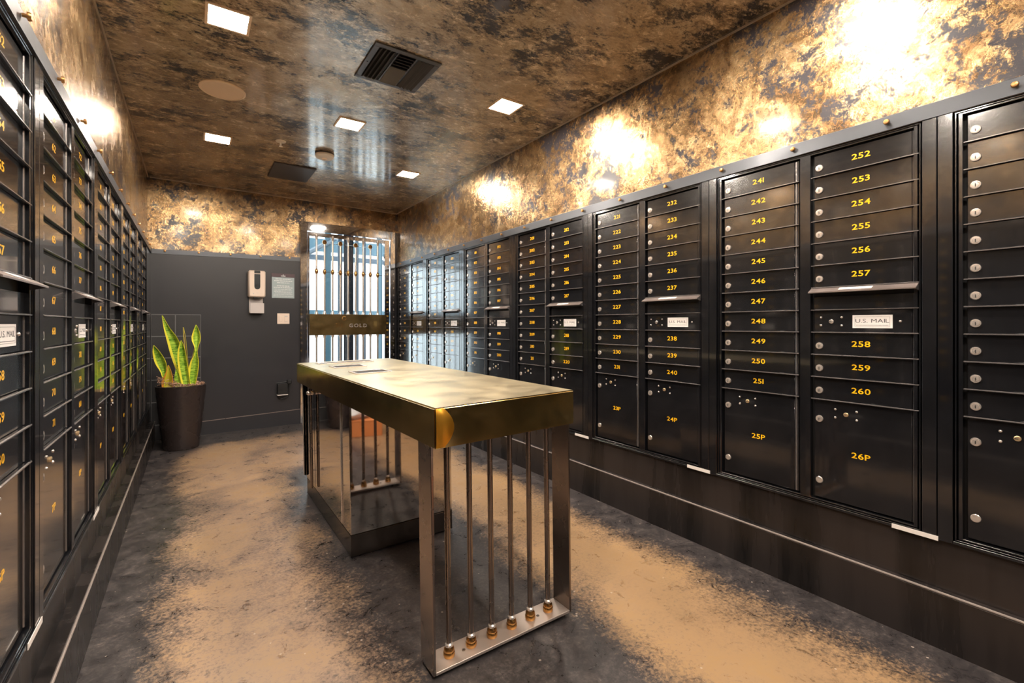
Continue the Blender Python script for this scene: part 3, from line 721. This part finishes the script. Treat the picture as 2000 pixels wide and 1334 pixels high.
# ---------------------------------------------------------------- potted plant
PX, PY = -.084, 5.015
t = thing('potted_plant', 'snake plant with yellow-edged leaves in tall dark pot, back left corner', 'plant', (PX, PY, 0))
q = MB(); q.lathe([(.118, 0), (.129, .004), (.134, .03), (.160, .28), (.184, .535), (.187, .548), (.181, .552), (.175, .545), (.172, .50)], (0, 0, 0), (0, 0, 1), M['pot'], 48); put('pot', q.mesh('pot', True), t)
q = MB(); q.lathe([(.174, 0), (.12, .012), (.02, .018)], (0, 0, .515), (0, 0, 1), M['mulch2'], 24); put('soil', q.mesh('soil', True), t)
q = MB(); rn = random.Random(3)
LV = Vector((math.cos(TH), -math.sin(TH), 0)); DV = Vector((math.sin(TH), math.cos(TH), 0))
for k in range(900):
    a_ = rn.uniform(0, 2*PI); r = .168*math.sqrt(rn.random()); p = Vector((r*math.cos(a_), r*math.sin(a_), .545+rn.random()*.020))
    l_ = p.dot(LV); p.z += max(0, .085-abs(l_+.10)*.55)*(.15+.85*rn.random())
    d = Vector((rn.gauss(0, 1), rn.gauss(0, 1), rn.gauss(0, .45))).normalized()*rn.uniform(.012, .032); n_ = Vector((rn.gauss(0, 1), rn.gauss(0, 1), 1)).normalized()*.0025; sd = d.cross(n_).normalized()*.0022
    q.add([p-d*.5-sd, p-d*.5+sd, p+d*.5+sd, p+d*.5-sd, p+n_], [(0, 1, 2, 3), (0, 1, 4), (1, 2, 4), (2, 3, 4), (3, 0, 4)], M['mulch'] if rn.random() < .8 else M['leafbrown'])
tag(put('bark_mulch', q.mesh('bark_mulch'), t), None, None, None, 'stuff')
def leaf(pts, depth, mc, me_, curl=.12):
    """pts: (lateral px offset from the pot axis in the photograph's scale, height px above rim, width px); sizes in metres from a 4.5 mm px"""
    q = MB(); kpx = .0045; rows_ = []
    # resample smoothly
    n = 14; P3 = []
    for i in range(n+1):
        u_ = i/n*(len(pts)-1); j = min(int(u_), len(pts)-2); f_ = u_-j
        def cr(a):
            p0 = pts[max(j-1, 0)][a]; p1 = pts[j][a]; p2 = pts[j+1][a]; p3 = pts[min(j+2, len(pts)-1)][a]
            return .5*((2*p1)+(-p0+p2)*f_+(2*p0-5*p1+4*p2-p3)*f_*f_+(-p0+3*p1-3*p2+p3)*f_**3)
        P3.append((cr(0)*kpx, cr(1)*kpx, max(.001, cr(2)*kpx*1.25), depth[0]+(depth[1]-depth[0])*i/n))
    vs = []; 
    for (l_, z, wd, dp) in P3:
        c0 = LV*l_+DV*dp+Vector((0, 0, .53+z))
        for s_, b in ((-.5, 0), (-.36, .35), (0, 1), (.36, .35), (.5, 0)):
            vs.append(c0+LV*(wd*s_)+DV*(b*wd*curl*2))
        for s_, b in ((.5, 0), (.36, .35), (0, 1), (-.36, .35), (-.5, 0)):
            vs.append(c0+LV*(wd*s_)+DV*(b*wd*curl*2+.003))
    fe, fc = [], []
    for i in range(n):
        for k in range(10):
            kk = (k+1) % 10; f = (i*10+k, i*10+kk, (i+1)*10+kk, (i+1)*10+k)
            (fe if k in (0, 3, 4, 5, 8, 9) else fc).append(f)
    fe += [tuple(range(10))[::-1], tuple(n*10+k for k in range(10))]
    q.add(vs, fe, M[me_]); q.f += [tuple(x for x in f) for f in fc]; q.m += [q.mi(M[mc])]*len(fc)
    return q.mesh('leaf', True)
# (lateral px relative to the pot axis 352, height px above y=748, width px)
def px(lst): return [(u-352, 748-v, w_) for u, v, w_ in lst]
leaves = [
 (px([(356, 752, 9), (353, 725, 15), (345, 690, 21), (335, 655, 18), (325, 632, 9), (318, 609, 1)]), (.02, -.02), 'leafgreen', 'leafedge', None),
 (px([(331, 752, 7), (330, 722, 8), (325, 700, 17), (319, 680, 12), (315, 666, 1)]), (-.06, -.10), 'leafgreen', 'leafedge', None),
 (px([(348, 752, 8), (340, 715, 12), (330, 690, 10), (327, 665, 1)]), (.07, .08), 'leafgreen', 'leafedge', None),
 (px([(370, 752, 11), (367, 735, 14), (362, 700, 15), (361, 675, 11), (361, 657, 1)]), (-.04, -.06), 'leafgreen', 'leafedge', None),
 (px([(376, 754, 8), (379, 728, 14), (383, 700, 14), (387, 678, 3), (387, 655, 14), (388, 640, 10), (388, 627, 1)]), (-.03, -.05), 'leafgreen', 'leafedge', None),
 (px([(340, 752, 16), (341, 735, 17), (345, 718, 9), (346, 703, 1)]), (-.09, -.12), 'leafedge', 'leaforange', 'yellow and orange leaf'),
 (px([(352, 752, 4), (347, 700, 4), (343, 655, 3), (340, 632, 1)]), (.10, .10), 'leafbrown', 'leafedge', 'dark drying leaf'),
 (px([(363, 752, 8), (368, 700, 8), (371, 680, 6), (372, 667, 1)]), (.05, .05), 'leafgreen', 'leafbrown', 'leaf with a dry brown tip'),
 (px([(353, 752, 9), (352, 730, 9), (350, 712, 1)]), (-.05, -.05), 'leafgreen', 'leafgreen', None)]
for pts, dp, mc, me_, lab in leaves:
    o = put('leaf', leaf(pts, dp, mc, me_), t)
    if lab: o['label'] = lab

# ---------------------------------------------------------------- brass topped table
TILT = -.0150
t = thing('brass_table', 'long brass-topped table on steel bar frame, mirrored cabinet under its far end', 'table', (.60, 1.26, .004), (0, TILT, 0))
ox, oy = .60, 1.26
TB, TT = .707, .829
def tp(x, y, z): return (x-ox, y-oy, z)
q = MB(); cs = [(.586, 1.262), (1.145, 1.280), (1.146, 3.225), (.546, 3.240)]
bm = bmesh.new(); lo = [bm.verts.new(tp(x+.012, y, TB)) for x, y in cs]; hi = [bm.verts.new(tp(x+.012, y, TT)) for x, y in cs]
for i in range(4): bm.faces.new((lo[i], lo[(i+1) % 4], hi[(i+1) % 4], hi[i]))
bm.faces.new(lo[::-1]); bm.faces.new(hi)
bmesh.ops.bevel(bm, geom=list(bm.edges), offset=.0045, segments=3, affect='EDGES'); bm.verts.index_update()
bm.normal_update()
q.add([v.co.copy() for v in bm.verts], [[v.index for v in f.verts] for f in bm.faces if f.normal.z < .95], M['brass'])
q.f += [tuple(v.index for v in f.verts) for f in bm.faces if f.normal.z >= .95]; q.m += [q.mi(M['brasstop'])]*(len(q.f)-len(q.m)); bm.free()
top = put('table_top', q.mesh('table_top', True), t)
# brazed lens-shaped corner patch, its orange reflection put into the colour
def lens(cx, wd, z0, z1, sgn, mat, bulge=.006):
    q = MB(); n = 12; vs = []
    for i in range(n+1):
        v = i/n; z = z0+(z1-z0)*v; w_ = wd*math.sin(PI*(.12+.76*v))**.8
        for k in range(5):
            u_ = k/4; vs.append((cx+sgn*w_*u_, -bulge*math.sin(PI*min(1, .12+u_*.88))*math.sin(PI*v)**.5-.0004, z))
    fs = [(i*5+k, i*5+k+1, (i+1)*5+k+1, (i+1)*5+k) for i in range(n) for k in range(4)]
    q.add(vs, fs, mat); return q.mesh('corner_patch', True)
o = put('corner_patch', lens(.003, .060, TB+.003, TT-.003, 1, M['brassorange'], .010), top, tp(.598, 1.2625, 0)); o['label'] = 'corner patch painted with an orange reflection'
# slots with chrome rims
def slot(x0, x1, y0, y1):
    q = MB(); r = .012; zt = TT+.0045
    for a_, b2 in (((x0, y0), (x1, y0+r)), ((x0, y1-r), (x1, y1)), ((x0, y0+r), (x0+r, y1-r)), ((x1-r, y0+r), (x1, y1-r))):
        q.box(tp(a_[0], a_[1], TT-.001), tp(b2[0], b2[1], zt), M['nickel'], .001)
    o = put('slot_rim', q.mesh('slot_rim'), top)
    q = MB(); q.box(tp(x0+r, y0+r, TT-.001), tp(x1-r, y1-r, TT+.0006), M['void']); put('slot_dark_plate', q.mesh('slot_dark_plate'), o)  # flat black plate painted as the shade inside the slot
slot(.672, .852, 2.32, 2.47); slot(.664, .842, 2.70, 2.85); slot(.650, .985, 3.02, 3.13)
# near bar frame
def bar_frame(y0, y1, xa, xb, rods, zlo, prefix=''):
    q = MB(); S_ = M['steel']
    for x in (xa, xb-.009):
        l = MB(); l.box(tp(x, y0, zlo), tp(x+.009, y1, TB), S_, .0015); put('leg', l.mesh('leg'), t)
    q.box(tp(xa+.009, y0, zlo), tp(xb-.009, y1, zlo+.010), M['plate_steel'], .001)
    fp = put('foot_plate', q.mesh('foot_plate'), t)
    ym = (y0+y1)/2-.002
    for k in range(rods):
        x = xa+.075+(xb-xa-.150)*k/(rods-1)
        q = MB(); q.lathe([(.0092, zlo+.012), (.0092, TB-.004)], tp(x, ym, 0), (0, 0, 1), S_, 16)
        rd = put('rod', q.mesh('rod', True), t)
        q = MB(); q.lathe([(.0175, 0), (.0185, .006), (.0185, .014), (.0165, .017), (.0170, .020), (.0160, .026), (.0140, .030), (.0125, .033)], tp(x, ym, zlo+.010), (0, 0, 1), M['ferrule'], 20)
        put('ferrule', q.mesh('ferrule', True), rd)
        q = MB(); q.lathe([(.0130, .033), (.0130, .039), (.0085, .044)], tp(x, ym, zlo+.010), (0, 0, 1), M['nickel'], 20); put('collar', q.mesh('collar', True), rd)
        q = MB(); q.lathe([(.0190, 0), (.0185, .006), (.0150, .016), (.0135, .018), (.0085, .020)], tp(x, ym, TB), (0, 0, -1), M['ferrule'], 20); put('ferrule', q.mesh('ferrule', True), rd)
    for x in (xa+.125, xb-.125):
        q = MB(); q.lathe([(.006, 0), (.006, .0012), (.0025, .0016)], tp(x, ym-.004, zlo+.010), (0, 0, 1), M['steel'], 12); q.lathe([(.0022, 0), (.0018, .002)], tp(x, ym-.004, zlo+.010), (0, 0, 1), M['keyway'], 6); put('screw', q.mesh('screw'), fp)
    for x in (xa+.03, xb-.03):
        q = MB(); q.lathe([(.011, 0), (.011, .004), (.005, .005), (.005, .012)], tp(x, y0+.03, -.004 if x < .8 else -.012), (0, 0, 1), M['nickel'], 12); put('levelling_foot', q.mesh('levelling_foot'), fp)
bar_frame(1.305, 1.400, .602, 1.155, 6, .006)
# mirror cabinet under the far end
CX0, CX1, CY0, CY1, CZ0 = .604, 1.122, 2.205, 3.20, .100
Mi = M['mirror']
q = MB(); q.box(tp(CX0, CY0, CZ0), tp(CX1, CY1, TB), Mi, .002); cab = put('cabinet_body', q.mesh('cabinet_body'), t)
q = MB(); q.box(tp(CX0-.001, CY0-.003, .0), tp(CX1, CY1+.003, CZ0-.0015), M['plinth'], .001); put('plinth', q.mesh('plinth'), t)
q = MB(); q.box(tp(CX0-.003, 2.352, CZ0+.004), tp(CX0-.0005, 2.945, TB-.004), Mi, .0008); put('side_door', q.mesh('side_door'), t)
q = MB(); q.box(tp(CX0-.003, 2.955, CZ0+.004), tp(CX0-.0005, CY1-.004, TB-.004), Mi, .0008); put('side_door', q.mesh('side_door'), t)
def hinge(y):
    q = MB(); n = 30; z = CZ0+.01; h = (TB-.02-CZ0)/n
    for k in range(n): q.lathe([(.0032, .0006), (.0032, h-.0012)], tp(CX0-.003, y, z+k*h), (0, 0, 1), M['nickel'], 6)
    return put('piano_hinge', q.mesh('piano_hinge'), t)
hinge(2.348)
q = MB(); q.lathe([(.0085, CZ0+.01), (.0085, TB-.010)], tp(CX0-.022, 2.95, 0), (0, 0, 1), M['steel'], 14); rd = put('side_rod', q.mesh('side_rod', True), t)
q = MB()
for a_ in range(4):
    q.lathe([(.004, -.012), (.012, -.006), (.014, 0), (.012, .006), (.004, .012)], tp(CX0-.022+.013*math.cos(a_*PI/2+.6), 2.95+.013*math.sin(a_*PI/2+.6), TB-.035), (0, 0, 1), M['nickel'], 12)
put('rosette', q.mesh('rosette', True), rd)
# far end panel standing slightly proud of the cabinet
q = MB(); q.box(tp(.588, 3.205, .115), tp(.600, 3.215, TB), M['steel'], .001); q.box(tp(.588, 3.205, .115), tp(1.13, 3.212, TB), Mi, .001); put('end_panel', q.mesh('end_panel'), t)
hinge2 = MB(); n = 30
for k in range(n): hinge2.lathe([(.0032, .0006), (.0032, .0185)], tp(.586, 3.205, .12+k*.0195), (0, 0, 1), M['nickel'], 6)
put('piano_hinge', hinge2.mesh('piano_hinge'), t)

# ---------------------------------------------------------------- parcel and bag by the near right, seen only in the mirrored cabinet
t = thing('cardboard_box', 'orange brown cardboard box seen only reflected in the mirrored cabinet', 'box', (1.33, -.28, 0), (0, 0, .25))
q = MB(); q.box((-.24, -.16, 0), (.24, .16, .15), M['card'], .003); put('carton', q.mesh('carton'), t)
q = MB(); q.box((-.24, -.165, .150), (.24, -.002, .153), M['card']); q.box((-.24, .002, .150), (.24, .165, .153), M['card']); put('flap', q.mesh('flap'), t)
q = MB(); bm = bmesh.new(); bmesh.ops.create_icosphere(bm, subdivisions=4, radius=1); rn = random.Random(5)
from mathutils import noise as mn
for v in bm.verts:
    p = v.co.copy(); k = 1+.28*mn.noise(p*2.3)+.10*mn.noise(p*6)
    v.co = Vector((p.x*.17*k, p.y*.11*k, max(0, .08+p.z*.09*k)))
bm.verts.index_update(); q.add([v.co.copy() for v in bm.verts], [[v.index for v in f.verts] for f in bm.faces], M['bag']); bm.free()
tag(put('plastic_bag', q.mesh('plastic_bag', True), None, (1.30, -.27, .153)), 'crumpled white bag on the cardboard box, seen only reflected', 'bag')
